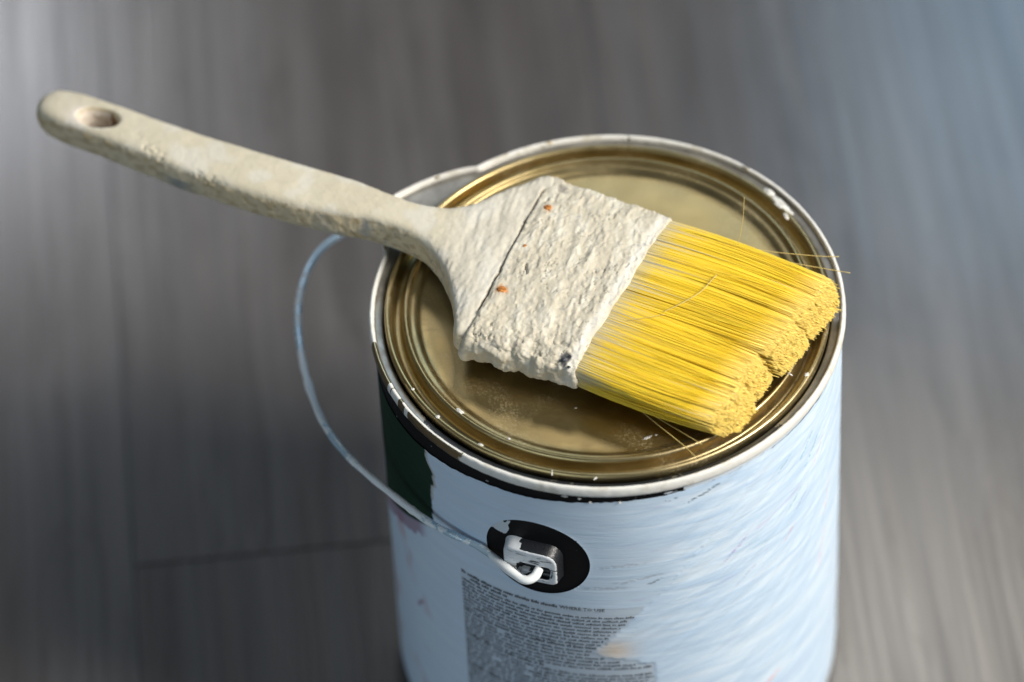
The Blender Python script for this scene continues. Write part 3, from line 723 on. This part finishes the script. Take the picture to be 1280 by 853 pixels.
# --- bristles
def make_bristles(N):
    v = rng.uniform(-1, 1, N); z = rng.uniform(-1, 1, N)
    keep = np.abs(v) ** 7 + np.abs(z) ** 4 < 1; v, z = v[keep], z[keep]
    # favour the visible skin of the bundle
    skin = np.maximum(np.abs(v) ** 3, np.maximum(z, -z * .7)); keep = rng.uniform(size=len(v)) < .34 + .66 * skin ** 2
    v, z = v[keep], z[keep]; n = len(v)
    rv = np.where(v > 0, v * 40.4, v * 37.6); rz = 9.8 + z * 7.0
    # groups
    bounds = np.array([-17.5, -3.0, 16.5]); grp = np.searchsorted(bounds, rv + .15 * (rz - 9) + 1.5 * perlin(np.stack([rz * .3, rv * .02, rv * 0], 1), 5))
    gc = np.array([-27.5, -10.0, 6.5, 28.5])[grp]; goff = np.array([2.2, -1.4, 1.4, -.4])[grp] - .016 * (rv - gc) ** 2 * np.array([.6, 1, 1, .5])[grp]; gz = np.array([.3, -.6, .5, -.3])[grp]
    K = 260
    cv = rng.uniform(-40, 41, K); cz = rng.uniform(2.8, 16.8, K); coff = rng.normal(0, .30, K); cpull = rng.uniform(.1, .55, K); cdz = rng.normal(0, .45, K); cdv = rng.normal(0, .7, K)
    ci = np.argmin((rv[:, None] - cv) ** 2 + ((rz[:, None] - cz) * .8) ** 2, 1)
    tv = rv * 1.015 + .135 * (gc - rv); tz = 8.3 + (rz - 9.8) * .92 + gz
    tcv = cv[ci] * 1.015 + .135 * (gc - cv[ci]) + cdv[ci]; tcz = 8.3 + (cz[ci] - 9.8) * .92 + gz + cdz[ci]
    p = cpull[ci] * .75
    tv = tv + p * (tcv - tv) + rng.normal(0, .28, n); tz = tz + p * (tcz - tz) + rng.normal(0, .22, n)
    tu = 60.2 + .165 * tv - .30 * (tz - 8) + goff + coff[ci] - 3.2 * np.clip((-tv - 30) / 8, 0, 1.5) - 1.5 * np.clip((tv - 36) / 5, 0, 1.5) + rng.normal(0, .36, n) - .05 * np.clip(tz - 9, 0, 9) ** 2
    tu -= np.where(rng.uniform(size=n) < .06, rng.uniform(0, 4, n), 0) + np.where(rng.uniform(size=n) < .05, -rng.uniform(0, 1.0, n), 0)
    stray = rng.uniform(size=n) < .012
    tv = tv + np.where(stray, rng.normal(0, 2.2, n), 0); tz = tz + np.where(stray, np.abs(rng.normal(0, .7, n)), 0)
    seg = 7; t = np.linspace(0, 1, seg)
    wob = rng.normal(0, .22, (n, 2)); ph = rng.uniform(0, 6.28, n)
    U_ = -3 + (tu[:, None] + 3) * t
    e = t ** 1.35
    V_ = rv[:, None] + (tv - rv)[:, None] * e + wob[:, :1] * np.sin(t * 3.1 + ph[:, None]) * t + (rv * .035)[:, None] * np.sin(math.pi * t)
    Z_ = rz[:, None] + (tz - rz)[:, None] * e + wob[:, 1:] * np.sin(t * 2.7 + ph[:, None]) * t + ((rz - 9.8) * .06)[:, None] * np.sin(math.pi * t)
    Z_ = np.maximum(Z_, 1.35)
    R_ = (rng.uniform(.165, .215, n))[:, None] * np.array([1, 1, 1, 1, 1, .95, .66, .03])
    U_ = np.concatenate([U_, U_[:, -1:] + .10], 1); V_ = np.concatenate([V_, V_[:, -1:]], 1); Z_ = np.concatenate([Z_, Z_[:, -1:]], 1)
    seg = 8; t = np.append(t, 1.0)
    c0 = np.array([.97, .67, .030]); var = rng.normal(0, 1, n)
    base = np.clip(c0 * (1 + .03 * var)[:, None] + np.array([0, .01, .01]) * np.abs(rng.normal(0, 1, n))[:, None], .01, .95)
    cb = (.98 + .04 * np.sin(ci * 12.9898))[:, None]; base = base * cb
    reach = np.clip(.135 + .05 * rng.normal(size=n) + .13 * perlin(np.stack([rv * .16, rz * .2, rv * 0], 1), 9) + .05 * (rng.uniform(size=n) < .15) * 4, .03, .6)
    grey = np.array([.58, .54, .43])
    g = 1 - sstep(0, 1, (t[None] - reach[:, None] * .35) / (reach[:, None] * .9))
    tipm = sstep(.86, 1.0, t)[None] * np.ones((n, 1))
    Cc = base[:, None] * (1 - g[..., None]) + grey * g[..., None]
    Cc = Cc * (1 - .45 * tipm[..., None]) + np.array([.95, .78, .34]) * .45 * tipm[..., None]
    fleck = (rng.uniform(size=(n, seg)) < .004)[..., None]; Cc = np.where(fleck, np.array([.75, .68, .45]), Cc)
    sides = 3; ang = np.arange(sides) * 2 * math.pi / sides
    ang0 = rng.uniform(0, 6.28, n)
    ca = np.cos(ang[None] + ang0[:, None]); sa = np.sin(ang[None] + ang0[:, None])
    X = np.repeat(U_[:, :, None], sides, 2); Y = V_[:, :, None] + R_[:, :, None] * ca[:, None]; Zq = Z_[:, :, None] + R_[:, :, None] * sa[:, None]
    P = np.stack([X, Y, Zq], -1).reshape(-1, 3)
    CC = np.repeat(Cc[:, :, None], sides, 2).reshape(-1, 3)
    b = (np.arange(n) * seg * sides)[:, None, None]; k = np.arange(seg - 1)[None, :, None] * sides; s = np.arange(sides)[None, None]
    a0 = b + k + s; a1 = b + k + (s + 1) % sides
    Q = np.stack([a0, a1, a1 + sides, a0 + sides], -1).reshape(-1, 4)
    return P, Q, CC
P, Q, CC = make_bristles(64000)
me = mesh_from('bristles', P, Q); set_col(me, CC)
link('bristles', me, M_BRISTLE, brush, kind='stuff', label='dense yellow bristles, greyish with paint next to the ferrule')
def stray(pts, rad=.15):
    V, Fc = tube(spline(pts, 6), rad, 5); me = mesh_from('stray_bristle', V, Fc)
    set_col(me, np.tile([.72, .56, .20], (len(V), 1))); link('stray_bristle', me, M_BRISTLE, brush)
stray([(27.5, 37.5, 14.8), (27.8, 40, 20), (27.4, 43, 26), (26.6, 45.5, 32.5)], .11)
stray([(18, 40, 10), (38, 45, 9.5), (54, 50.5, 9), (60, 53, 9)])
stray([(22, 40, 9), (44, 44, 8), (58, 47.5, 7), (66, 49.2, 7)])
stray([(18, -3, 17.4), (22, 2.5, 17.9), (26, 10, 18.2), (27, 17, 17.6), (27.5, 20.5, 17.3)], .15)
stray([(8, -12, 17.2), (14, -8, 17.7), (19, -4, 17.5)], .10)
stray([(20, -36, 6), (32, -39.5, 3.4), (44, -43.5, 2.2), (50, -46.2, 1.8)])
stray([(24, -36.5, 5), (40, -38.5, 2.6), (50, -40.5, 1.9)], .13)
